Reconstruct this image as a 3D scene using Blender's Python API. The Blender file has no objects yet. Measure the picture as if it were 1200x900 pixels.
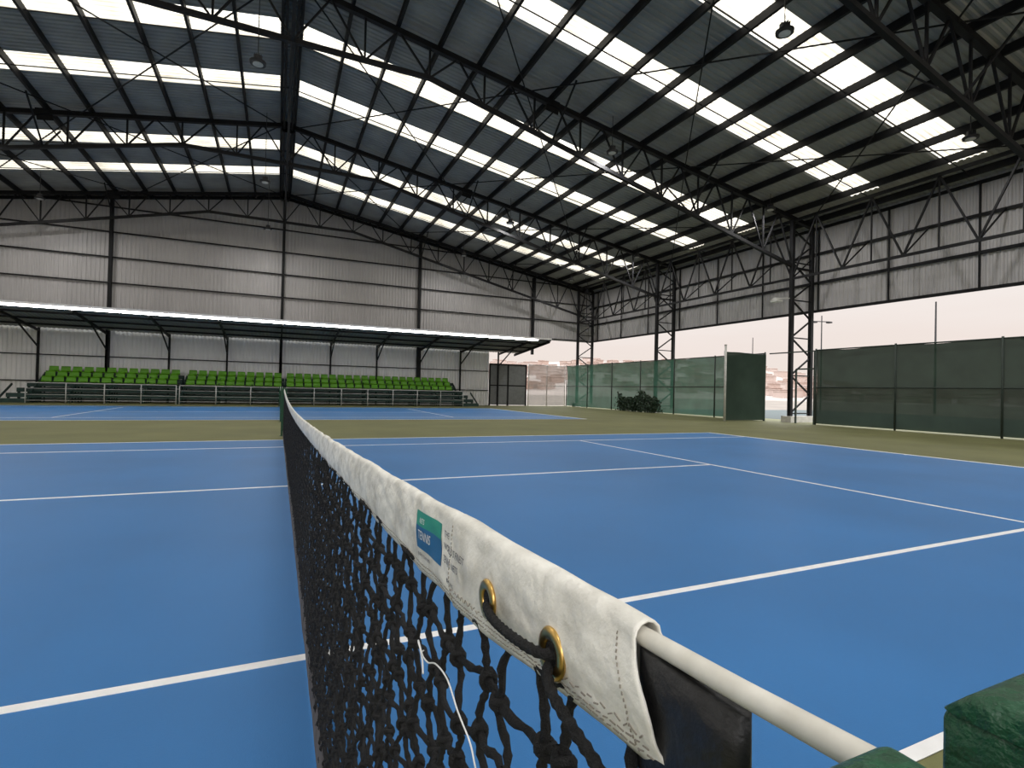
import bpy, math, random
from mathutils import Vector, Matrix, noise
random.seed(7)
S=bpy.context.scene
S.view_settings.view_transform='Standard'
S.view_settings.look='None'
S.view_settings.exposure=0.0
C=bpy.context.collection

# ------------------------------------------------------------ materials
def newmat(name):
    m=bpy.data.materials.new(name); m.use_nodes=True
    nt=m.node_tree; b=nt.nodes['Principled BSDF']; return m,nt,b
def mat(name,col,rough=.6,metal=0,var=.12,scale=6,bump=0,bscale=60,spec=.4,col2=None,detail=4,stretch=None,p0=.3,p1=.7):
    m,nt,b=newmat(name)
    b.inputs['Roughness'].default_value=rough; b.inputs['Metallic'].default_value=metal
    b.inputs['Specular IOR Level'].default_value=spec
    tc=nt.nodes.new('ShaderNodeTexCoord'); mp=nt.nodes.new('ShaderNodeMapping')
    nt.links.new(tc.outputs['Object'],mp.inputs['Vector'])
    if stretch: mp.inputs['Scale'].default_value=stretch
    n=nt.nodes.new('ShaderNodeTexNoise'); n.inputs['Scale'].default_value=scale; n.inputs['Detail'].default_value=detail
    nt.links.new(mp.outputs[0],n.inputs['Vector'])
    r=nt.nodes.new('ShaderNodeValToRGB')
    r.color_ramp.elements[0].position=p0; r.color_ramp.elements[1].position=p1
    c2=col2 or tuple(min(1,c*(1+var)) for c in col)
    c1=tuple(c*(1-var) for c in col) if not col2 else col
    r.color_ramp.elements[0].color=(*c1,1); r.color_ramp.elements[1].color=(*c2,1)
    nt.links.new(n.outputs['Fac'],r.inputs[0]); nt.links.new(r.outputs[0],b.inputs['Base Color'])
    if bump:
        n2=nt.nodes.new('ShaderNodeTexNoise'); n2.inputs['Scale'].default_value=bscale; n2.inputs['Detail'].default_value=5
        nt.links.new(tc.outputs['Object'],n2.inputs['Vector'])
        bp=nt.nodes.new('ShaderNodeBump'); bp.inputs['Strength'].default_value=bump; bp.inputs['Distance'].default_value=.01
        nt.links.new(n2.outputs['Fac'],bp.inputs['Height']); nt.links.new(bp.outputs[0],b.inputs['Normal'])
    return m
def mesh_cloth(name,col,transp,transl=.4):
    m,nt,b=newmat(name); out=nt.nodes['Material Output']
    b.inputs['Roughness'].default_value=.9; b.inputs['Specular IOR Level'].default_value=.1
    tc=nt.nodes.new('ShaderNodeTexCoord'); n=nt.nodes.new('ShaderNodeTexNoise'); n.inputs['Scale'].default_value=.9; n.inputs['Detail'].default_value=6
    nt.links.new(tc.outputs['Object'],n.inputs['Vector'])
    r=nt.nodes.new('ShaderNodeValToRGB'); r.color_ramp.elements[0].position=.3;r.color_ramp.elements[1].position=.7
    r.color_ramp.elements[0].color=(*[c*.8 for c in col],1); r.color_ramp.elements[1].color=(*[c*1.2 for c in col],1)
    nt.links.new(n.outputs['Fac'],r.inputs[0]); nt.links.new(r.outputs[0],b.inputs['Base Color'])
    tl=nt.nodes.new('ShaderNodeBsdfTranslucent'); nt.links.new(r.outputs[0],tl.inputs[0])
    tr=nt.nodes.new('ShaderNodeBsdfTransparent')
    m1=nt.nodes.new('ShaderNodeMixShader'); m1.inputs[0].default_value=transl
    nt.links.new(b.outputs[0],m1.inputs[1]); nt.links.new(tl.outputs[0],m1.inputs[2])
    m2=nt.nodes.new('ShaderNodeMixShader'); m2.inputs[0].default_value=transp
    nt.links.new(m1.outputs[0],m2.inputs[1]); nt.links.new(tr.outputs[0],m2.inputs[2])
    nt.links.new(m2.outputs[0],out.inputs['Surface'])
    return m
def emis(name,col,st):
    m,nt,b=newmat(name); b.inputs['Base Color'].default_value=(*col,1)
    b.inputs['Emission Color'].default_value=(*col,1); b.inputs['Emission Strength'].default_value=st; return m

M_green=mat('acrylic_green',(.158,.160,.070),.7,var=.13,scale=.6,bump=.15,bscale=250,spec=.2)
M_blue=mat('acrylic_blue',(.026,.152,.395),.5,var=.10,scale=.5,bump=.12,bscale=250,spec=.28)
M_line=mat('line_paint',(.80,.80,.80),.6,var=.06,scale=8)
M_roof=mat('roof_sheet',(.30,.30,.29),.5,var=.15,scale=1.2)
M_wall=mat('wall_sheet',(.44,.425,.425),.5,var=.07,scale=.8,stretch=(1,1,.3))
M_wall2=mat('lightened_wall_sheet',(.82,.81,.80),.5,var=.05,scale=.8,stretch=(1,1,.3))  # wall sheet with brightness put into the colour for light the canopy blocks
M_steel=mat('dark_steel',(.010,.010,.011),.6,var=.3,scale=3,spec=.2)
M_lamp=mat('lamp_metal',(.02,.02,.022),.5)
M_lampg=mat('lamp_glass',(.6,.6,.58),.2)
M_white=mat('white_vinyl',(.56,.535,.475),.55,scale=24,bump=.4,bscale=48,spec=.35,detail=12,col2=(.85,.83,.77),p0=.28,p1=.56)
M_cable=mat('cable_jacket',(.64,.61,.54),.5,scale=60,spec=.4,detail=8,col2=(.82,.79,.72))
M_stitch=mat('stitch_thread',(.33,.30,.26),.9)
M_cord=mat('black_cord',(.014,.014,.015),.75,var=.4,scale=200,bump=.6,bscale=900,spec=.3)
M_hem=mat('brown_hem',(.12,.10,.088),.8,var=.35,scale=12)
M_vinyl=mat('black_vinyl',(.012,.012,.013),.42,var=.3,scale=20,bump=.3,bscale=60,spec=.45)
M_brass=mat('brass',(.62,.40,.13),.28,metal=1,var=.2,scale=120)
M_postg=mat('green_paint',(.010,.070,.031),.38,var=.3,scale=50,bump=.8,bscale=90)
M_chip=mat('chipped_paint',(.10,.12,.08),.8,var=.5,scale=160,bump=.8,bscale=180)
M_bolt=mat('zinc_bolt',(.35,.35,.34),.4,metal=.8)
M_seat=mat('seat_plastic',(.12,.36,.012),.45,var=.15,scale=2)
M_stand=mat('stand_green',(.015,.04,.033),.6,var=.3,scale=3)
M_rail=mat('rail_grey',(.50,.50,.49),.5,metal=.1)
M_fpost=mat('fence_post',(.03,.045,.037),.6)
M_fpostl=mat('pale_post',(.55,.55,.52),.5)
M_concrete=mat('concrete',(.60,.58,.54),.85,bump=.4)
M_door=mat('door_grey',(.20,.205,.205),.6)
M_earth=mat('earth',(.14,.12,.10),.9,scale=.2,var=.3)
M_outcourt=mat('outdoor_court_paint',(.035,.05,.05),.8)
M_hill=mat('hill_scrub',(.22,.19,.17),.95,scale=.06,var=.35,col2=(.32,.275,.245))  # hill and house tones paled, distance haze put into the colour
M_house=mat('house_render',(.30,.20,.16),.9,scale=.05,col2=(.46,.39,.36))
M_leaf=mat('leaves',(.022,.045,.022),.6,var=.4,scale=4)
M_net_dark=mesh_cloth('windbreak_dark',(.036,.058,.044),.025,.10)
M_net_green=mesh_cloth('windbreak_green',(.056,.132,.094),.07,.26)
M_chain=mesh_cloth('chain_mesh',(.30,.27,.24),.35,.1)
M_strip=emis('glow_strip',(1,.96,.93),20.0)  # glowing strip at canopy edge, strength raised to light the wall behind
M_lblue=mat('label_blue',(.02,.13,.30),.5); M_lgreen=mat('label_green',(.03,.30,.22),.5); M_ink=mat('ink',(.08,.08,.10),.6)
# translucent rooflight, darker bands at the rib pitch plus patchy dirt
M_sky,nt,b=newmat('rooflight_sheet'); out=nt.nodes['Material Output']
tc=nt.nodes.new('ShaderNodeTexCoord')
wv=nt.nodes.new('ShaderNodeTexWave'); wv.bands_direction='Y'; wv.inputs['Scale'].default_value=1/.2/ (20/(2*math.pi))*1.0; wv.inputs['Distortion'].default_value=.3
nt.links.new(tc.outputs['Object'],wv.inputs['Vector'])
ns=nt.nodes.new('ShaderNodeTexNoise'); ns.inputs['Scale'].default_value=.9; ns.inputs['Detail'].default_value=6; nt.links.new(tc.outputs['Object'],ns.inputs['Vector'])
mm=nt.nodes.new('ShaderNodeMath'); mm.operation='MULTIPLY_ADD'; mm.inputs[1].default_value=.55
m3=nt.nodes.new('ShaderNodeMath'); m3.operation='MULTIPLY'; m3.inputs[1].default_value=.8; nt.links.new(ns.outputs['Fac'],m3.inputs[0])
nt.links.new(wv.outputs['Fac'],mm.inputs[0]); nt.links.new(m3.outputs[0],mm.inputs[2])
rr=nt.nodes.new('ShaderNodeValToRGB'); rr.color_ramp.elements[0].position=.25; rr.color_ramp.elements[1].position=.8
rr.color_ramp.elements[0].color=(.23,.208,.160,1); rr.color_ramp.elements[1].color=(.62,.59,.51,1)
nt.links.new(mm.outputs[0],rr.inputs[0])
tl=nt.nodes.new('ShaderNodeBsdfTranslucent'); nt.links.new(rr.outputs[0],tl.inputs[0])
tr=nt.nodes.new('ShaderNodeBsdfTransparent'); nt.links.new(rr.outputs[0],tr.inputs[0])
mx=nt.nodes.new('ShaderNodeMixShader'); mx.inputs[0].default_value=.25
nt.links.new(tl.outputs[0],mx.inputs[1]); nt.links.new(tr.outputs[0],mx.inputs[2]); nt.links.new(mx.outputs[0],out.inputs[0])

# ------------------------------------------------------------ mesh helpers
class MB:
    def __init__(s): s.v=[];s.f=[];s.m=[]
    def add(s,v,f,mi=0):
        o=len(s.v); s.v+=[tuple(p) for p in v]; s.f+=[tuple(i+o for i in q) for q in f]; s.m+=[mi]*len(f)
    def box(s,lo,hi,mi=0):
        x0,y0,z0=lo;x1,y1,z1=hi
        s.add([(x0,y0,z0),(x1,y0,z0),(x1,y1,z0),(x0,y1,z0),(x0,y0,z1),(x1,y0,z1),(x1,y1,z1),(x0,y1,z1)],
              [(0,3,2,1),(4,5,6,7),(0,1,5,4),(1,2,6,5),(2,3,7,6),(3,0,4,7)],mi)
    def bar(s,p,q,w,h=None,mi=0,up=(0,0,1)):
        h=h or w; p=Vector(p);q=Vector(q);t=(q-p).normalized(); u=Vector(up)
        if abs(t.dot(u))>.98: u=Vector((0,1,0))
        a=t.cross(u).normalized(); b=a.cross(t).normalized(); a*=w/2; b*=h/2
        s.add([p-a-b,p+a-b,p+a+b,p-a+b,q-a-b,q+a-b,q+a+b,q-a+b],
              [(0,3,2,1),(4,5,6,7),(0,1,5,4),(1,2,6,5),(2,3,7,6),(3,0,4,7)],mi)
    def tube(s,pts,r,n=6,mi=0,twist=0,lobe=0,cap=True,rf=None):
        pts=[Vector(p) for p in pts]; N=len(pts); vs=[];fs=[];L=0
        t=(pts[1]-pts[0]).normalized(); ref=Vector((1,0,0)) if abs(t.x)<.8 else Vector((0,0,1))
        for i,p in enumerate(pts):
            if i: L+=(p-pts[i-1]).length
            t=(pts[min(i+1,N-1)]-pts[max(i-1,0)]).normalized()
            a=(ref-t*ref.dot(t)).normalized(); ref=a; b=t.cross(a)
            rr=r if rf is None else rf(i)
            for k in range(n):
                th=2*math.pi*k/n; q=rr*(1+lobe*math.cos(2*(th-L*twist)))
                vs.append(p+a*(q*math.cos(th))+b*(q*math.sin(th)))
        for i in range(N-1):
            for k in range(n):
                k2=(k+1)%n; fs.append((i*n+k,i*n+k2,(i+1)*n+k2,(i+1)*n+k))
        if cap: fs.append(tuple(range(n-1,-1,-1))); fs.append(tuple((N-1)*n+k for k in range(n)))
        s.add(vs,fs,mi)
    def cyl(s,p,q,r,n=16,mi=0,r2=None):
        r2=r if r2 is None else r2
        s.tube([p,q],r,n,mi,rf=lambda i:r if i==0 else r2)
    def obj(s,name,mats,smooth=False,parent=None,bevel=0):
        me=bpy.data.meshes.new(name); me.from_pydata(s.v,[],s.f); 
        for m in (mats if isinstance(mats,(list,tuple)) else [mats]): me.materials.append(m)
        me.polygons.foreach_set('material_index',s.m)
        if smooth: me.polygons.foreach_set('use_smooth',[True]*len(s.f))
        me.update(); o=bpy.data.objects.new(name,me); C.objects.link(o)
        if parent: o.parent=parent
        if bevel:
            bv=o.modifiers.new('b','BEVEL'); bv.width=bevel; bv.segments=3; bv.limit_method='ANGLE'
        return o
def empty(name,loc=(0,0,0)):
    o=bpy.data.objects.new(name,None); o.location=loc; C.objects.link(o); o.empty_display_size=.2; return o

# ------------------------------------------------------------ dimensions
XC=.15; YB=-11.0; YG=35.6; XR=22.8; XL=XC-(XR-XC)
def zr(x): return 13.0-.17*abs(x-XC)
FR=[-1.9-9.1+0.0,-2.1,7.0,16.1,25.2,34.3]
LIGHTS=[]
for f in FR[:-1]: LIGHTS+= [f+2.75,f+6.15]

# floor
b=MB(); b.box((XL-.2,YB-1,-.2),(XR+.2,YG+.05,0)); b.obj('floor',M_green)
def court(y0):
    b=MB(); z0,z1=-.005,.0045
    hb=11.885
    b.box((XC-hb,y0,-.01),(XC+hb,y0+10.97,.002),1)
    b.box((XC-hb,y0,z0),(XC+hb,y0+.05,z1)); b.box((XC-hb,y0+10.92,z0),(XC+hb,y0+10.97,z1))
    b.box((XC-hb,y0+1.37,z0),(XC+hb,y0+1.42,z1)); b.box((XC-hb,y0+9.55,z0),(XC+hb,y0+9.6,z1))
    b.box((XC-6.4,y0+5.46,z0),(XC+6.4,y0+5.51,z1))
    for s in (-1,1):
        x=XC+s*6.4; b.box((x-.025,y0+1.37,z0),(x+.025,y0+9.6,z1))
        x=XC+s*(hb-.05); b.box((x-.05,y0,z0),(x+.05,y0+10.97,z1+.0003))
        b.box((min(XC+s*hb,XC+s*(hb-.15)),y0+5.46,z0),(max(XC+s*hb,XC+s*(hb-.15)),y0+5.51,z1+.0006))
    b.obj('tennis_court_surface',[M_line,M_blue])
court(.98); court(18.8)

# roof (corrugated, running ridge to eave)
PR=[(0,0),(.07,0),(.10,.035),(.17,.035)]
b=MB()
ys=[];y=YB
while y<YG: 
    for o,h in PR:
        if y+o<YG: ys.append((y+o,h))
    y+=.2
ys.append((YG,0))
for sgn in (-1,1):
    xe=(XR+.25) if sgn>0 else (XL-.25)
    for i in range(len(ys)-1):
        (ya,ha),(yb,hb)=ys[i],ys[i+1]; ym=(ya+yb)/2
        sk=any(abs(ym-l)<.54 for l in LIGHTS)
        xs=[XC,XC+sgn*.35,XC+sgn*21.1,xe]
        for k in range(3):
            xa,xb=xs[k],xs[k+1]
            b.add([(xa,ya,zr(xa)+ha),(xb,ya,zr(xb)+ha),(xb,yb,zr(xb)+hb),(xa,yb,zr(xa)+hb)],[(0,1,2,3)],1 if sk and k==1 else 0)
b.obj('ceiling',[M_roof,M_sky])

# corrugated walls
def corr_wall(name,rng,fixed,axis,zb,zt,out,zsplit=None):
    root=empty(name); b=MB(); a,e=rng; pts=[];t=a
    while t<e:
        for o,h in PR:
            if t+o<e: pts.append((t+o,h))
        t+=.2
    pts.append((e,0))
    for i in range(len(pts)-1):
        (ta,ha),(tb,hb)=pts[i],pts[i+1]; tm=(ta+tb)/2
        lo=zb(tm)
        segs=[(lo,lo,zt(ta),zt(tb),0)]
        if zsplit and lo<zsplit: segs=[(lo,lo,zsplit,zsplit,1),(zsplit,zsplit,zt(ta),zt(tb),0)]
        for (l0,l1,u0,u1,mi) in segs:
            q=[(ta,ha,l0),(tb,hb,l1),(tb,hb,u1),(ta,ha,u0)]
            if axis=='x': v=[(p[0],fixed+out*p[1],p[2]) for p in q]
            else: v=[(fixed+out*p[1],p[0],p[2]) for p in q]
            b.add(v,[(0,1,2,3)],mi)
    b.obj('cladding',[M_wall,M_wall2],parent=root); return root
wf=corr_wall('wall_far',(XL,XR),YG,'x',lambda x:0 if x<14.15 else 5.1,lambda x:zr(x)+.03,-1,zsplit=3.95)
wr=corr_wall('wall_right',(YB,YG),XR,'y',lambda x:5.1,lambda x:zr(XR)+.035,1)
wl=corr_wall('wall_left',(YB,YG),XL,'y',lambda x:5.1,lambda x:zr(XL)+.035,-1)

# gable steelwork
b=MB(); y=YG-.12
for x in (-17.3,-8.6,XC,8.8,17.6): b.bar((x,y-.08,.0 if x<14 else 3.9),(x,y-.08,zr(x)-.3),.16,.22)
for z in (5.2,6.62,8.05,9.45,10.85):
    hw=min(22.5,(13.0-.1-z)/.17)
    b.bar((XC-hw,y,z),(XC+hw,y,z),.08,.07)
for s in (-1,1): b.bar((XC,y,zr(XC)-.15),(XC+s*22.5,y,zr(XC+22.5)-.15),.1,.16)
for z in (1.1,2.5): b.bar((XL+.2,y,z),(14.1,y,z),.06,.05)
b.obj('steel_girts',M_steel,parent=wf)
for (root,x,s) in ((wr,XR,-1),(wl,XL,1)):
    b=MB(); xx=x+s*.06
    for z in (5.14,6.45,7.8,8.98): b.bar((xx,YB,z),(xx,YG-.1,z),.07,.12)
    for f in FR:
        for k in (0,3.03,6.06):
            if f+k<YG-.1: b.bar((xx+s*.02,f+k,5.1),(xx+s*.02,f+k,9.0),.05,.06)
    b.obj('steel_girts',M_steel,parent=root)

# portal frames
def ztc(x): return zr(x)-.30
def zbc(ax): return 11.0 if ax<4 else 11.0-.2365*(ax-4)
def frame_mesh():
    b=MB()
    for s in (-1,1):
        P=lambda a,z:(XC+s*a,0,z)
        top=lambda a: ztc(XC+s*a)
        b.bar(P(0,top(0)),P(22.1,top(22.1)),.17,.17)
        b.bar(P(0,11.0),P(4,11.0),.13,.13); b.bar(P(4,11.0),P(20.8,zbc(20.8)),.13,.13)
        nodes=[0,2,4]+[4+16.8*k/9 for k in range(1,10)]
        for i,a in enumerate(nodes):
            b.bar(P(a,zbc(a)),P(a,top(a)),.06,.06)
            if i<len(nodes)-1:
                c=nodes[i+1]; m=(a+c)/2
                b.bar(P(a,zbc(a)),P(m,top(m)),.06,.05); b.bar(P(m,top(m)),P(c,zbc(c)),.06,.05)
        for a in (0,8.45):
            b.bar(P(a-.25,top(a)-.02),P(a+.25,top(a)-.1),.03,.45,up=(0,0,1))
        b.bar(P(20.8,.25),P(20.8,top(20.8)),.16,.16,up=(0,1,0)); b.bar(P(22.1,.25),P(22.1,top(22.1)),.16,.16,up=(0,1,0))
        b.bar(P(20.8,6.95),P(22.1,6.95),.09,.09)
        z=.4; k=0
        while z<8.4:
            a0,a1=(20.8,22.1) if k%2==0 else (22.1,20.8)
            b.bar(P(a0,z),P(a1,min(z+.85,8.7)),.06,.06)
            if k%2==0: b.bar(P(20.8,z),P(22.1,z),.05,.05)
            z+=.85;k+=1
        b.box((min(XC+s*20.55,XC+s*22.35),-.25,-.05),(max(XC+s*20.55,XC+s*22.35),.25,.28),1)
    return b
fo=frame_mesh().obj('portal_frame',[M_steel,M_concrete]); fo.location.y=FR[0]
for f in FR[1:]:
    o=bpy.data.objects.new('portal_frame',fo.data); o.location.y=f; C.objects.link(o)

# purlins, bracing
b=MB()
for s in (-1,1):
    for k in range(17):
        a=.28+k*1.35; x=XC+s*a; b.bar((x,YB,zr(x)-.13),(x,YG-.25,zr(x)-.13),.085,.24)
b.obj('roof_purlins',M_steel)
b=MB()
for i in range(len(FR)-1):
    f,g=FR[i],FR[i+1]
    for s in (-1,1):
        for a0,a1 in ((0.3,7.4),(7.4,14.5),(14.5,21.8)):
            for u,v in ((f,g),(g,f)):
                b.bar((XC+s*a0,u,zr(XC+a0)-.3),(XC+s*a1,v,zr(XC+a1)-.3),.035)
        for yy in (f+3.03,f+6.06): b.bar((XC,yy,zr(XC)-.18),(XC+s*22,yy,zr(XC+22)-.18),.03)
        for a in (8.45,14.8):
            zt,zb=zr(XC+a)-.3,zbc(a)
            b.bar((XC+s*a,f,zb),(XC+s*a,f+1.6,zt),.05); b.bar((XC+s*a,g,zb),(XC+s*a,g-1.6,zt),.05)
b.obj('roof_bracing',M_steel)
b=MB()
for dx in (-.16,.16): b.bar((XC+dx,YB,12.62),(XC+dx,YG-.5,12.62),.08,.22)
b.bar((XC,YB,11.0),(XC,YG-.5,11.0),.10,.10)
for i in range(len(FR)-1):
    f,g=FR[i],FR[i+1]; n=6
    for k in range(n):
        ya=f+(g-f)*k/n; yb_=f+(g-f)*(k+1)/n; ym=(ya+yb_)/2
        b.bar((XC,ya,11.0),(XC,ym,12.6),.05); b.bar((XC,ym,12.6),(XC,yb_,11.0),.05)
b.obj('ridge_truss',M_steel)
for s in (1,-1):
    b=MB(); x=XC+s*20.8
    b.bar((x,YB,6.45),(x,FR[-1],6.45),.09,.10); b.bar((x,YB,9.05),(x,FR[-1],9.05),.10,.12); 
    xo=XC+s*22.1
    for i in range(len(FR)-1):
        f,g=FR[i],FR[i+1]; n=4
        for k in range(n):
            ya=f+(g-f)*k/n; yb_=f+(g-f)*(k+1)/n; ym=(ya+yb_)/2
            b.bar((x,ya,6.45),(x,ym,9.0),.06); b.bar((x,ym,9.0),(x,yb_,6.45),.06); b.bar((x,ym,6.45),(x,ym,9.0),.045)
            b.bar((x,yb_,6.45),(xo+s*.4,yb_,7.8),.045)
    b.obj('eave_truss',M_steel)

# ------------------------------------------------------------ canopy
CX=16.2
root=empty('spectator_canopy')
b=MB(); xs=[];x=XL+.3
YF,ZF,ZB=29.8,4.50,3.92
while x<CX:
    for o,h in PR: xs.append((x+o,h))
    x+=.2
for i in range(len(xs)-1):
    (xa,ha),(xb,hb)=xs[i],xs[i+1]
    b.add([(xa,YF,ZF+ha),(xb,YF,ZF+hb),(xb,YG-.1,ZB+hb),(xa,YG-.1,ZB+ha)],[(0,1,2,3)])
b.obj('canopy_sheet',M_roof,parent=root)
b=MB()
for yy in (YF+.08,31.2,32.7,34.2):
    z=ZF+(ZB-ZF)*(yy-YF)/(YG-YF)-.06
    b.bar((XL+.3,yy,z),(CX,yy,z),.06,.09)
k=-7
while True:
    x=XC+2.93*k
    if x>CX: break
    zf=ZF-.16; zb=ZB-.16
    b.bar((x,YF+.05,zf),(x,YG-.22,zb),.08,.12); b.bar((x,YG-.26,0),(x,YG-.26,ZB),.10,.10)
    b.bar((x,YG-.30,2.9),(x,32.4,ZF-.38),.06,.06)
    k+=1
x=CX-.1; b.bar((x,YF+.05,ZF-.14),(x,YG-.22,ZB-.14),.07,.16)
b.obj('canopy_frame',M_steel,parent=root)
b=MB(); b.box((XL+.3,YF-.05,ZF-.13),(CX-1,YF+.03,ZF-.035)); b.obj('canopy_glow_strip',M_strip,parent=root)
b=MB(); b.box((XL+.3,YF-.05,ZF-.03),(CX,YF+.02,ZF+.08)); b.obj('fascia',M_wall2,parent=root)

# ------------------------------------------------------------ bleachers
def seat(b,x,y,z):
    w=.215
    prof=[(-.20,.02),(-.17,.0),(0,-.015),(.13,.0),(.17,.06),(.20,.18),(.215,.28),(.20,.295)]
    vs=[];fs=[];n=5
    for (py,pz) in prof:
        for k in range(n):
            t=-1+2*k/(n-1); vs.append((x+w*t*(1-.12*max(0,pz)*3),y+py-(.025*t*t if pz>.05 else 0),z+pz+(.02*t*t if pz<.05 else 0)))
    for i in range(len(prof)-1):
        for k in range(n-1): a=i*n+k; fs.append((a,a+1,a+n+1,a+n))
    b.add(vs,fs)
    b.add([(p[0],p[1],p[2]-.02) for p in vs],[tuple(reversed(f)) for f in fs])
for (xa,xb) in ((-11.1,-4.9),(-4.75,XC+.2),(.45,11.2)):
    root=empty('bleacher_stand')
    fr=MB(); st=MB()
    Y0=33.0; dy=.46; n=5; zz=lambda i:.46+.275*i
    for i in range(n):
        y=Y0+i*dy; z=zz(i)
        fr.box((xa,y,z-.05),(xb,y+.3,z)); fr.box((xa,y+.02,z-.2),(xb,y+.05,z-.05))
        fr.box((xa,y+.26,z-.30),(xb,y+dy,z-.24))
        if i>=2:
            x=xa+.27
            while x<xb-.2: 
                seat(st,x,y+.16,z+.04); x+=.5
    x=xa
    stp=(xb-xa)/round((xb-xa)/1.5)
    while x<=xb+.01:
        for i in range(n):
            y=Y0+i*dy; fr.bar((x,y+.04,0),(x,y+.04,zz(i)),.05); 
        fr.bar((x,Y0,.12),(x,Y0+n*dy-.1,.12),.05); fr.bar((x,Y0,.35),(x,Y0+(n-1)*dy,zz(n-1)-.1),.05,.10)
        x+=stp
    fr.obj('stand_frame',M_stand,parent=root); st.obj('seats',M_seat,smooth=True,parent=root)
    b=MB(); yr=32.6
    n=int((xb-xa)/1.5)
    for k in range(n+1):
        x=xa+(xb-xa)*k/n; b.cyl((x,yr,0),(x,yr,1.0),.026,8)
    for z in (1.0,.72,.42,.14): b.cyl((xa,yr,z),(xb,yr,z),.026 if z==1.0 else .012,8)
    b.obj('guard_railing',M_rail,smooth=True)
for x0,sx in ((-12.4,1),(11.3,-1)):
    b=MB()
    for i in range(4):
        z=.2+.26*i; y=33.1+i*.42
        w=1.2-.25*i
        xa=x0+ (1.2-w if sx>0 else 0); b.box((xa,y,z-.06),(xa+w,y+.40,z))
        b.box((xa,y+.1,0),(xa+.05,y+.3,z)); b.box((xa+w-.05,y+.1,0),(xa+w,y+.3,z))
        b.box((xa,y,z-.2),(xa+w,y+.03,z-.06))
    b.bar((x0+.05,33.1,.1),(x0+.05,34.7,.9),.05,.1); b.bar((x0+1.15,33.1,.1),(x0+1.15,34.7,.9),.05,.1)
    b.obj('bleacher_steps',M_stand)

# door and chain link by the corner
b=MB(); b.box((14.2,YG-.16,.05),(15.66,YG-.10,3.0)); b.box((15.7,YG-.16,.05),(17.15,YG-.10,3.0))
for x in (14.2,15.66,17.15): b.box((x-.05,YG-.2,0),(x+.05,YG-.08,3.1),1)
b.box((14.2,YG-.2,3.0),(17.2,YG-.08,3.1),1); b.box((14.2,YG-.18,1.45),(17.15,YG-.09,1.53),1)
b.obj('door_1',[M_door,M_steel])
def fence(name,p,q,h,m,post=M_fpost,sp=3.0,r=.035,extra=0,z0=.05):
    root=empty(name); p=Vector((*p,0));q=Vector((*q,0));L=(q-p).length;d=(q-p)/L
    nrm=Vector((-d.y,d.x,0))
    b=MB(); n=max(1,round(L/.15)); vs=[];fs=[]
    rows=6
    for i in range(n+1):
        for j in range(rows+1):
            z=z0+(h-z0)*j/rows; s=i*L/n
            off=.02*math.sin(s*2.1+j)*.6+.03*noise.noise(Vector((s*1.5,z*1.5,p.y)))
            c=p+d*s+nrm*off
            vs.append((c.x,c.y,z+ (.03*math.sin(s*math.pi/1.5)*(1 if j==rows else 0))))
    for i in range(n):
        for j in range(rows): a=i*(rows+1)+j; fs.append((a,a+rows+1,a+rows+2,a+1))
    b.add(vs,fs); b.obj('mesh_panel',m,smooth=True,parent=root)
    b=MB(); k=max(1,round(L/sp))
    for i in range(k+1):
        c=p+d*(L*i/k)+nrm*.06; b.cyl((c.x,c.y,0),(c.x,c.y,h+.06+extra),r,8)
    for z in (h,h*.5): 
        a=p+nrm*.06;e=q+nrm*.06; b.cyl((a.x,a.y,z),(e.x,e.y,z),.025,8)
    b.obj('posts_and_rails',post,smooth=True,parent=root); return root
FX=20.6
fence('windbreak_fence',(FX,17.1),(FX,35.2),3.12,M_net_green)
fence('windbreak_fence',(FX,-10),(FX,14.6),3.12,M_net_dark)
fence('windbreak_screen',(18.0,17.0),(20.45,17.0),3.05,M_net_dark,sp=2.9)
fence('chain_link_fence',(17.3,35.3),(FX-.1,35.3),3.1,M_chain,post=M_fpostl,sp=1.7)
fence('windbreak_fence',(XL+2.2,-10),(XL+2.2,29),3.12,M_net_green)
b=MB(); b.cyl((17.95,16.98,0),(17.95,16.98,3.35),.05,12); b.cyl((17.95,16.98,3.35),(17.95,16.98,3.38),.06,12); b.obj('fence_pole',M_fpostl,smooth=True)
b=MB()
for y in (14.7,15.55): b.bar((FX,y,0),(FX,y,2.35 if y>15 else 3.12),.06)
b.bar((FX,14.7,2.35),(FX,15.55,2.35),.06); b.bar((FX,14.7,3.1),(FX,16.9,3.1),.05)
b.obj('door_2',M_fpost)

# shrub row at fence
b=MB()
for i in range(2200):
    y=random.uniform(23.9,27.8)
    hh=1.0+.2*math.sin(y*2.3)+.12*math.sin(y*5)
    z=random.uniform(.05,hh); wd=.34*(1-.5*z/hh)
    p=Vector((20.1+random.uniform(-wd,wd),y,z))
    a=Vector((random.gauss(0,1),random.gauss(0,1),random.gauss(0,1))).normalized()*.08
    d=a.cross(Vector((random.gauss(0,1),random.gauss(0,1),random.gauss(0,1)))).normalized()*.04
    b.add([p-a,p+d,p+a,p-d],[(0,1,2,3)])
for i in range(26):
    y=24.0+i*.15; b.tube([(20.1,y,0),(20.1+random.uniform(-.1,.1),y,.45),(20.1+random.uniform(-.2,.2),y+.1,.85)],.012,5)
b.obj('shrub_hedge',M_leaf)

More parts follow.
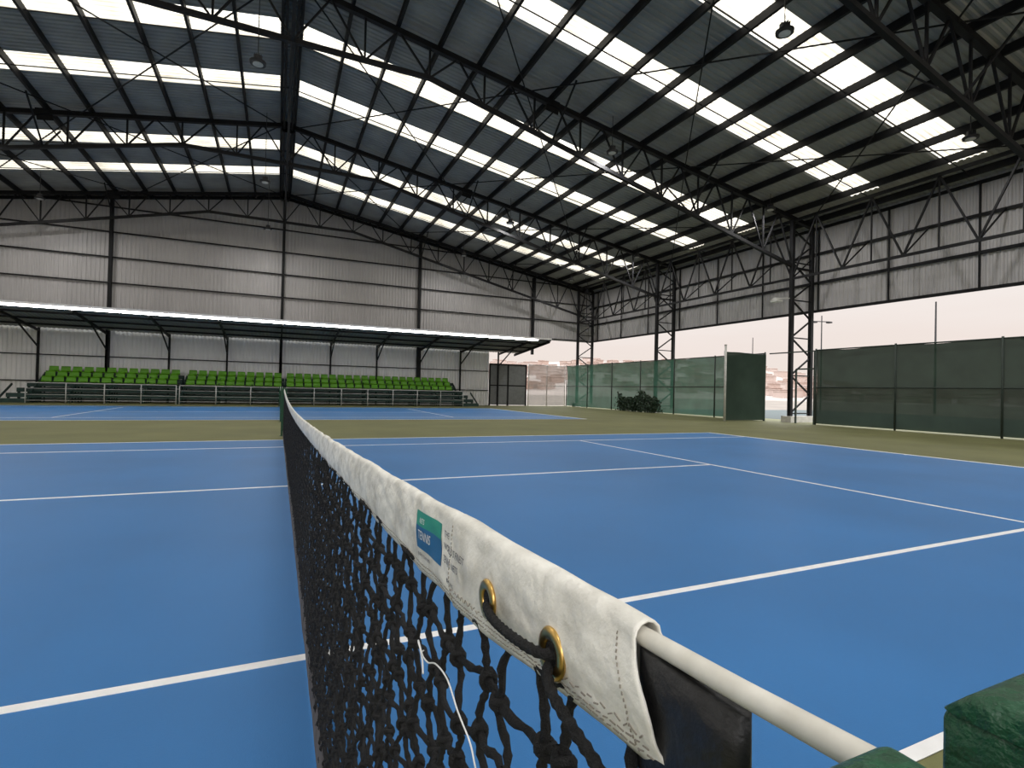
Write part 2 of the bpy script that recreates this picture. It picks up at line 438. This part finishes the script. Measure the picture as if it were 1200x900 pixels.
# high-bay fixtures; area lights added in them as fill for the hall
ld=bpy.data.lights.new('lamp_fill_beam','AREA'); ld.shape='DISK'; ld.size=.26; ld.energy=115; ld.color=(1,.98,.96)
def lamp(x,y,z):
    root=empty('high_bay_lamp',(x,y,z)); b=MB()
    b.tube([(0,0,0),(0,0,.06),(0,0,.10),(0,0,.22),(0,0,.26)],.2,20,rf=lambda i:[.20,.21,.12,.10,.04][i]); 
    for k in range(10):
        a=k*math.pi/5; b.bar((.10*math.cos(a),.10*math.sin(a),.10),(.10*math.cos(a),.10*math.sin(a),.24),.012,.05)
    b.cyl((0,0,.24),(0,0,zr(x)-.05-z),.012,6); b.obj('housing',M_lamp,smooth=False,parent=root)
    b=MB(); b.cyl((0,0,-.015),(0,0,.0),.13,20); b.obj('lens',M_lampg,parent=root)
    l=bpy.data.objects.new('fill_beam',ld); C.objects.link(l); l.parent=root; l.location=(0,0,-.02)
for y in (-1.0,8.6,15.6,24.6,32.0):
    for x in (-19.0,-10.6,XC-.85,10.8,18.9):
        lamp(x,y,min(9.8,zr(x)-.75))
b=MB(); b.bar((20.8,16.1,5.55),(19.95,16.0,5.45),.04)
b.box((19.65,15.8,5.28),(20.0,16.15,5.36)); b.box((19.72,15.88,5.36),(19.93,16.07,5.46))
for k in range(5): b.box((19.70+k*.06,15.85,5.36),(19.715+k*.06,16.1,5.42))
b.obj('flood_light',M_fpostl)

# ------------------------------------------------------------ outside
b=MB(); b.box((-500,-300,-.6),(700,700,-.25)); b.obj('outdoor_ground',M_earth)
b=MB(); b.box((24,4,-.26),(48,34,-.12)); b.obj('outdoor_court_slab',M_outcourt)
b=MB(); N=70; vs=[];fs=[]
def hillz(x,y):
    u=x/ max(y,1)
    d=math.hypot(x,y)
    r=max(0,min(1,(d-170)/170))
    fall=max(.25,1-max(0,u-.9)*1.0)
    return -1+ r*(22+6*noise.noise(Vector((x*.012,y*.012,0)))+2*noise.noise(Vector((x*.05,y*.05,2))))*fall
for i in range(N+1):
    for j in range(31):
        a=math.radians(0+90*i/N); d=160+10*j
        x=d*math.sin(a);y=d*math.cos(a); vs.append((x,y,hillz(x,y)))
for i in range(N):
    for j in range(30): a=i*31+j; fs.append((a,a+1,a+32,a+31))
b.add(vs,fs); b.obj('hillside',M_hill,smooth=True)
b=MB()
for i in range(420):
    a=math.radians(random.uniform(22,75)); d=random.uniform(190,345)
    x=d*math.sin(a);y=d*math.cos(a);z=hillz(x,y); w=random.uniform(2.5,5.5);h=random.uniform(2.0,3.6)
    b.box((x-w/2,y-w/2,z-1.5),(x+w/2,y+w/2,z+h*.7)); b.box((x-w/2-.2,y-w/2-.2,z+h*.7),(x+w/2+.2,y+w/2+.2,z+h*.7+.25))
b.obj('hillside_houses',M_house)
def pole(x,y,h,r=.1,arm=True):
    b=MB(); b.cyl((x,y,-.3),(x,y,h),r,8,r2=r*.6)
    if arm: b.bar((x-.8,y+.3,h-.6),(x+.8,y-.3,h-.6),.08); b.box((x-.9,y+.1,h-.75),(x-.5,y+.4,h-.6)); b.box((x+.5,y-.5,h-.75),(x+.9,y-.1,h-.6))
    b.obj('utility_pole',M_lamp)
pole(60,30,11.0,.12,False); pole(50,35,9.4,.08); pole(48,18,6.2,.07); pole(45,39,7.2,.06,False); pole(52,17.5,5.6,.05)

# ------------------------------------------------------------ NET
YM=6.465; Y0n,Y1n=.172,12.76
def ztop(y): return .914+.146*((y-YM)/6.395)**2
def hband(y):
    if y>YM: y=2*YM-y
    if y<.41: return .052+(y-.17)/.24*.026
    return .078
def xnet(y,z): return XC-.004+.004*math.sin(y*1.7)*math.sin(min(1,max(0,z))*3.0)-.008*(1-z)
def xband(y,f,side):
    w=.0065+.0035*math.sin(math.pi*min(1,f*1.05))**1
    if f>.8: w-=(f-.8)*.012
    nz=noise.noise(Vector((y*9,f*1.2,side*3)))*.0027+noise.noise(Vector((y*24+f*4,f*2.2,side*5)))*.0014
    nz+=abs(noise.noise(Vector((y*14-f*4,f*1.2,side*7+2))))*-.0014
    cr=.0013*math.sin(y*48+f*3+3*noise.noise(Vector((y*8,0,4))))*max(0,1-f*1.7)*(.6+noise.noise(Vector((y*4,0,1))))
    e=.0014 if (y<.435 or y>12.5) else 0
    return XC+side*(w+nz+cr+e)
net=empty('tennis_net')
b=MB()
ysn=[];y=Y0n
while y<1.8: ysn.append(y); y+=.003
while y<Y1n: ysn.append(y); y+=.03
ysn.append(Y1n)
NP=16
def zband(y,f,side):
    zt=ztop(y); h=hband(y)
    wav=.0020*noise.noise(Vector((y*14,3,side)))*f+ (.0030*noise.noise(Vector((y*6,9,0))) )
    return zt-.006-(h-.006)*f+wav
def yskew(y,f):
    k=max(0,1-(y-Y0n)/.06)
    return y+k*(.010*(1-f)-.013*f+.0015*math.sin(f*9))
vs=[];fs=[]
for y in ysn:
    row=[]
    for k in range(NP+1):
        f=1-k/NP
        row.append((xband(y,f,-1),yskew(y,f),zband(y,f,-1)))
    for k in range(1,6):
        a=math.pi*k/6
        xl=xband(y,0,-1);xr=xband(y,0,1);c=(xl+xr)/2;r=(xr-xl)/2; zc=(zband(y,0,-1)+zband(y,0,1))/2
        row.append((c-r*math.cos(a),yskew(y,0),zc+.0065*math.sin(a)))
    for k in range(NP+1):
        f=k/NP; row.append((xband(y,f,1),yskew(y,f),zband(y,f,1)))
    prof_n=len(row); vs+=row
for i in range(len(ysn)-1):
    for k in range(prof_n-1): a=i*prof_n+k; fs.append((a,a+1,a+prof_n+1,a+prof_n))
b.add(vs,fs); o=b.obj('headband',M_white,smooth=True,parent=net)
so=o.modifiers.new('s','SOLIDIFY'); so.thickness=.0012; so.offset=0
b=MB()
def stitch(y0,f0,y1,f1):
    p=Vector((xband(y0,f0,-1)-.0009,yskew(y0,f0),zband(y0,f0,-1)));q=Vector((xband(y1,f1,-1)-.0009,yskew(y1,f1),zband(y1,f1,-1)))
    b.bar(p,q,.0006,.0006)
y=.178
while y<2.2:
    for k,ff in enumerate((.92,.85)):
        stitch(y,ff+.01*math.sin(y*300),y+.0032,ff-.01*math.sin(y*300))
    if y<.43: stitch(y,.76+.03*math.sin(y*700),y+.003,.76+.03*math.sin(y*700+2.1))
    y+=.0048
f=.02
while f<.97:
    stitch(.428,f,.4285,f+.03); stitch(.186,f,.1865,f+.03); f+=.05
b.obj('stitching',M_stitch,parent=net)
# label
b=MB(); n=24
for (f0,f1,mi) in ((.10,.30,1),(.30,.62,0)):
    vs=[];fs=[]
    for i in range(n+1):
        for j in range(7):
            t=i/n; f=f0+(f1-f0)*j/6; y=.552-.088*t-.012*(f-.10)
            vs.append((xband(y,f,-1)-.0012,y,zband(y,f,-1)))
    for i in range(n):
        for j in range(6): a=i*7+j; fs.append((a,a+1,a+8,a+7))
    b.add(vs,fs,mi)
b.obj('label_patch',[M_lblue,M_lgreen],parent=net)
def text(txt,yl,f,size,m,off=.0014):
    cu=bpy.data.curves.new('t','FONT'); cu.body=txt; cu.size=size
    t=bpy.data.objects.new('t',cu); C.objects.link(t); bpy.context.view_layer.update()
    me=bpy.data.meshes.new_from_object(t.evaluated_get(bpy.context.evaluated_depsgraph_get()))
    bpy.data.objects.remove(t)
    for v in me.vertices:
        y=yl-v.co.x; ff=f-v.co.y/.072; v.co=Vector((xband(y,ff,-1)-off,y,zband(y,ff,-1)))
    me.materials.clear(); me.materials.append(m)
    o=bpy.data.objects.new('printed_text',me); C.objects.link(o); o.parent=net
text("TENNIS",.538,.47,.0125,M_line,.0020); text("NETS",.536,.25,.007,M_line,.0020)
text("THE",.452,.22,.0080,M_ink); text("WORLD'S FINEST",.452,.37,.0080,M_ink); text("TENNIS NETS",.452,.52,.0080,M_ink)
text("quality court nets",.545,.73,.0065,M_ink); text("court nets",.440,.72,.0060,M_ink)
# cable
pts=[(XC-.006,.0,1.060),(XC-.004,.075,1.0595),(XC-.002,.13,ztop(.13)-.004),(XC,.19,ztop(.19)-.007)]
yy=.3
while yy<12.7: pts.append((XC,yy,ztop(yy)-.008)); yy+=.15
pts+= [(XC,12.86,1.061),(XC,12.93,1.062)]
b=MB(); b.tube(pts,.0042,14); b.obj('net_cable',M_cable,smooth=True,parent=net)
# grommets
b=MB()
GR=((.338,1.0085),(.245,1.0145))
for gy,gz in GR:
    zt=ztop(gy); f=(zt-.006-gz)/(hband(gy)-.006)
    gx=min(xband(gy+dy_,max(0,f+df_),-1) for dy_ in (-.012,0,.012) for df_ in (-.2,0,.2))
    n1,n2=28,8; vs=[];fs=[]
    for i in range(n1):
        a=2*math.pi*i/n1
        for j in range(n2):
            c=2*math.pi*j/n2; R=.0102+.0038*math.cos(c); vs.append((gx-.0008-.0022*math.sin(c),gy+R*math.cos(a),gz+R*math.sin(a)))
    for i in range(n1):
        for j in range(n2): fs.append((i*n2+j,i*n2+(j+1)%n2,((i+1)%n1)*n2+(j+1)%n2,((i+1)%n1)*n2+j))
    b.add(vs,fs,0)
    dv=[(gx-.0010,gy+.0070*math.cos(2*math.pi*i/24),gz+.0070*math.sin(2*math.pi*i/24)) for i in range(24)]
    b.add(dv,[tuple(range(24))],1)
b.obj('grommets',[M_brass,M_cord],smooth=True,parent=net)
def spline(ps,n=12):
    out=[];ps=[Vector(p) for p in ps]
    for i in range(len(ps)-1):
        p0=ps[max(i-1,0)];p1=ps[i];p2=ps[i+1];p3=ps[min(i+2,len(ps)-1)]
        for k in range(n):
            t=k/n; out.append(.5*((2*p1)+(p2-p0)*t+(2*p0-5*p1+4*p2-p3)*t*t+(-p0+3*p1-3*p2+p3)*t**3))
    out.append(ps[-1]); return out
b=MB()
b.tube(spline([(.147,.343,1.006),(.137,.337,1.006),(.131,.315,1.007),(.129,.285,1.010),(.131,.254,1.0135),(.138,.243,1.0145),(.147,.241,1.015)],14),.0029,10,twist=500,lobe=.14)
b.tube(spline([(.147,.249,1.010),(.136,.245,1.009),(.130,.232,1.004),(.130,.212,.998),(.132,.192,.991),(.134,.176,.980),(.136,.162,.962),(.137,.150,.935),(.142,.145,.90)],14),.0029,10,twist=500,lobe=.14)
b.obj('lacing_rope',M_cord,smooth=True,parent=net)
b=MB()
b.tube(spline([(.140,.51,.893),(.135,.50,.896),(.133,.47,.902),(.132,.44,.915),(.133,.41,.917),(.134,.385,.905),(.135,.36,.897),(.136,.35,.885),(.136,.335,.872),(.134,.345,.86)],10),.0007,8)
b.tube(spline([(.138,.505,.889),(.133,.49,.900),(.132,.50,.907),(.135,.51,.902),(.136,.50,.89),(.133,.485,.884)],10),.0009,8)
b.obj('white_tie_string',M_line,smooth=True,parent=net)
# side sleeves + bottom hem
b=MB()
for (ya,yb_) in ((.128,.185),(12.745,12.80)):
    vs=[];fs=[];rows=60;n=14
    for i in range(rows+1):
        z=.03+(ztop(ya)-.012-.03)*i/rows
        for k in range(n):
            a=2*math.pi*k/n; c=(ya+yb_)/2; R=(yb_-ya)/2
            w=.0070+.0015*noise.noise(Vector((z*12,k*.4,1)))
            ca=math.copysign(abs(math.cos(a))**.6,math.cos(a))
            vs.append((XC-.000+w*math.sin(a),c+R*ca+.001*noise.noise(Vector((z*9,2,2))),z))
    for i in range(rows):
        for k in range(n): fs.append((i*n+k,i*n+(k+1)%n,(i+1)*n+(k+1)%n,(i+1)*n+k))
    fs.append(tuple(rows*n+k for k in range(n))); b.add(vs,fs)
b.obj('end_sleeve',M_vinyl,smooth=True,parent=net)
b=MB(); vs=[];fs=[]; 
n=400
for i in range(n+1):
    y=.16+(12.77-.16)*i/n
    for k in range(6):
        f=k/5; vs.append((xnet(y,.05)-.007*math.sin(f*3.14)+.003*noise.noise(Vector((y*6,f,0))),y,.006+.15*f+.008*noise.noise(Vector((y*3,5,0)))*f))
for i in range(n):
    for k in range(5): a=i*6+k; fs.append((a,a+1,a+7,a+6))
b.add(vs,fs); b.obj('bottom_hem',M_hem,smooth=True,parent=net)
# netting
PITCH=.046; NZ=20
ny=int((12.74-.19)/PITCH)
NEAR=2.2
nodes={}
for i in range(ny+1):
    y=.185+i*PITCH
    for j in range(NZ+1):
        zt=ztop(y)-hband(y)+.006; zb=.11; z=zb+(zt-zb)*j/NZ
        a=.0045 if 0<j<NZ else .001
        zig=.0085*(-1)**(i+j) if (0<j<NZ and i>0) else 0
        nodes[i,j]=Vector((xnet(y,z)+random.uniform(-.004,.004),y+random.uniform(-a,a)+zig,z+random.uniform(-a,a)))
nb=MB(); fb=MB()
inear=int((NEAR-.185)/PITCH)
def jit(q): return q+Vector((noise.noise(q*40)*.005,noise.noise(q*40+Vector((9,0,0)))*.005,noise.noise(q*40+Vector((0,9,0)))*.005))
def cordpath(keys,seg):
    return [jit(q) for q in spline([nodes[k] for k in keys],seg)]
for j in range(NZ+1):
    nb.tube(cordpath([(i,j) for i in range(inear+1)],9),.0029,7,twist=330,lobe=.28,cap=False)
    fb.tube([nodes[i,j] for i in range(inear,ny+1)],.0025,4,cap=False)
for i in range(ny+1):
    if i<=inear: nb.tube(cordpath([(i,j) for j in range(NZ+1)],9),.0029,7,twist=330,lobe=.28,cap=False)
    else: fb.tube([nodes[i,j] for j in range(NZ+1)],.0025,4,cap=False)
def knot(bm,c,r):
    a0=random.uniform(-.5,.5)+.8
    for tilt in (a0,-a0):
        pts=[]
        for k in range(11):
            t=2*math.pi*k/10
            pts.append(c+Vector((r*.75*math.sin(t),r*math.cos(t)*math.cos(tilt)*1.0,r*math.cos(t)*math.sin(tilt)))+Vector((0,r*.25*math.sin(2*t),0)))
        bm.tube(pts,r*.48,6,cap=False)
octv=[Vector(p) for p in ((1,0,0),(-1,0,0),(0,1,0),(0,-1,0),(0,0,1),(0,0,-1))]
octf=[(0,2,4),(2,1,4),(1,3,4),(3,0,4),(2,0,5),(1,2,5),(3,1,5),(0,3,5)]
for i in range(ny+1):
    for j in range(1,NZ):
        if i<=inear: knot(nb,jit(nodes[i,j]),.0062)
        else: fb.add([nodes[i,j]+v*.007 for v in octv],octf)
nb.obj('netting_near_end',M_cord,smooth=True,parent=net)
fb.obj('netting_far_end',M_cord,smooth=False,parent=net)
net2=empty('tennis_net',(0,17.82,0))
for o in list(net.children):
    c=o.copy(); C.objects.link(c); c.parent=net2

# posts: slotted square post with cable groove, chamfered tops
def cheek(b,x0,x1,y0,y1,z,ch):
    # plate with sloping chamfer on its outer corners
    b.box((x0,y0,0),(x1,y1,z-ch))
    c=ch*.9
    b.add([(x0,y0,z-ch),(x1,y0,z-ch),(x1,y1,z-ch),(x0,y1,z-ch),(x0+c*.35,y0+c,z),(x1-c*.35,y0+c,z),(x1-c*.35,y1-c,z),(x0+c*.35,y1-c,z)],
          [(4,5,6,7),(0,1,5,4),(1,2,6,5),(2,3,7,6),(3,0,4,7)])
def post(y0,flip):
    b=MB(); s=flip
    ya,yb_=sorted((y0+s*.000,y0-s*.085))
    cheek(b,XC-.054,XC-.028,ya,yb_,1.0830,.009); cheek(b,XC+.004,XC+.055,ya,yb_,1.0835,.006)
    b.box((XC-.0282,ya+.004,0),(XC+.0042,yb_-.004,1.035))
    b.box((XC-.075,ya-.02,-.01),(XC+.075,yb_+.02,.012))
    b.cyl((XC-.030,(ya+yb_)/2,1.04),(XC+.006,(ya+yb_)/2,1.04),.014,18)
    b.cyl((XC-.058,(ya+yb_)/2,1.04),(XC-.053,(ya+yb_)/2,1.04),.009,6,1); b.cyl((XC+.054,(ya+yb_)/2,1.04),(XC+.060,(ya+yb_)/2,1.04),.009,6,1)
    yo=ya-.03 if s>0 else yb_+.03
    b.cyl((XC-.02,yo,.75),(XC+.05,yo,.75),.028,16); b.bar((XC+.05,yo,.75),(XC+.06,yo,.9),.012)
    return b.obj('net_post',[M_postg,M_bolt],bevel=.0022)
p1=post(.075,1); p2=post(12.87,-1)
for p in (p1,p2):
    c=p.copy(); C.objects.link(c); c.location.y=17.82
b=MB()
for (x0,x1,z) in ((XC+.020,XC+.048,1.0835),(XC-.050,XC-.034,1.0830)):
    vs=[];n=14
    for k in range(n):
        a=2*math.pi*k/n; q=1+.25*noise.noise(Vector((k*1.3,x0*50,0)))
        vs.append(((x0+x1)/2+(x1-x0)/2*math.cos(a)*q*.8,.033+.026*math.sin(a)*q,z+.0005))
    b.add(vs,[tuple(range(n))])
b.obj('bare_patch',M_chip,parent=p1)

# ------------------------------------------------------------ world
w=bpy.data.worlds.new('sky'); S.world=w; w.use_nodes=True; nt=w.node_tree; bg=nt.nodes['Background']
tc=nt.nodes.new('ShaderNodeTexCoord'); sx=nt.nodes.new('ShaderNodeSeparateXYZ'); nt.links.new(tc.outputs['Generated'],sx.inputs[0])
r=nt.nodes.new('ShaderNodeValToRGB'); e=r.color_ramp.elements
e[0].position=0; e[0].color=(.86,.77,.70,1); e[1].position=1; e[1].color=(.93,.95,1.0,1)
x=e.new(.09); x.color=(.88,.78,.73,1); x=e.new(.2); x.color=(.93,.88,.85,1); x=e.new(.45); x.color=(.98,.97,.96,1)
nz=nt.nodes.new('ShaderNodeTexNoise'); nz.inputs['Scale'].default_value=3; nz.inputs['Detail'].default_value=4
mp=nt.nodes.new('ShaderNodeMapping'); mp.inputs['Scale'].default_value=(1,1,6); nt.links.new(tc.outputs['Generated'],mp.inputs[0]); nt.links.new(mp.outputs[0],nz.inputs[0])
ad=nt.nodes.new('ShaderNodeMath'); ad.operation='MULTIPLY_ADD'; ad.inputs[1].default_value=.12
nt.links.new(nz.outputs['Fac'],ad.inputs[0]); nt.links.new(sx.outputs['Z'],ad.inputs[2]); 
sb=nt.nodes.new('ShaderNodeMath'); sb.operation='SUBTRACT'; sb.inputs[1].default_value=.06; nt.links.new(ad.outputs[0],sb.inputs[0])
nt.links.new(sb.outputs[0],r.inputs[0]); nt.links.new(r.outputs[0],bg.inputs[0])
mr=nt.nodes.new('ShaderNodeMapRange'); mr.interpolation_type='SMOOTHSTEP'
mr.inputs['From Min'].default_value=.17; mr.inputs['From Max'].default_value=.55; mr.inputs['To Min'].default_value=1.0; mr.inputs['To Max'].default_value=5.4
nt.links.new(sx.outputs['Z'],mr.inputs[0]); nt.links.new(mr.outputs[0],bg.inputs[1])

# ------------------------------------------------------------ camera
Yc=Vector((-275,-1,-609)).normalized(); Xc=Vector((1350,-38,-609)); Xc=(Xc-Yc*Xc.dot(Yc)).normalized(); Zc=Xc.cross(Yc)
cam=bpy.data.cameras.new('camera'); co=bpy.data.objects.new('camera',cam); C.objects.link(co)
m=Matrix((Xc,Yc,Zc)).to_4x4(); m.translation=Vector((0,0,1.155)); co.matrix_world=m
cam.sensor_width=36; cam.lens=609/1200*36; cam.clip_start=.01; cam.clip_end=2000
S.camera=co
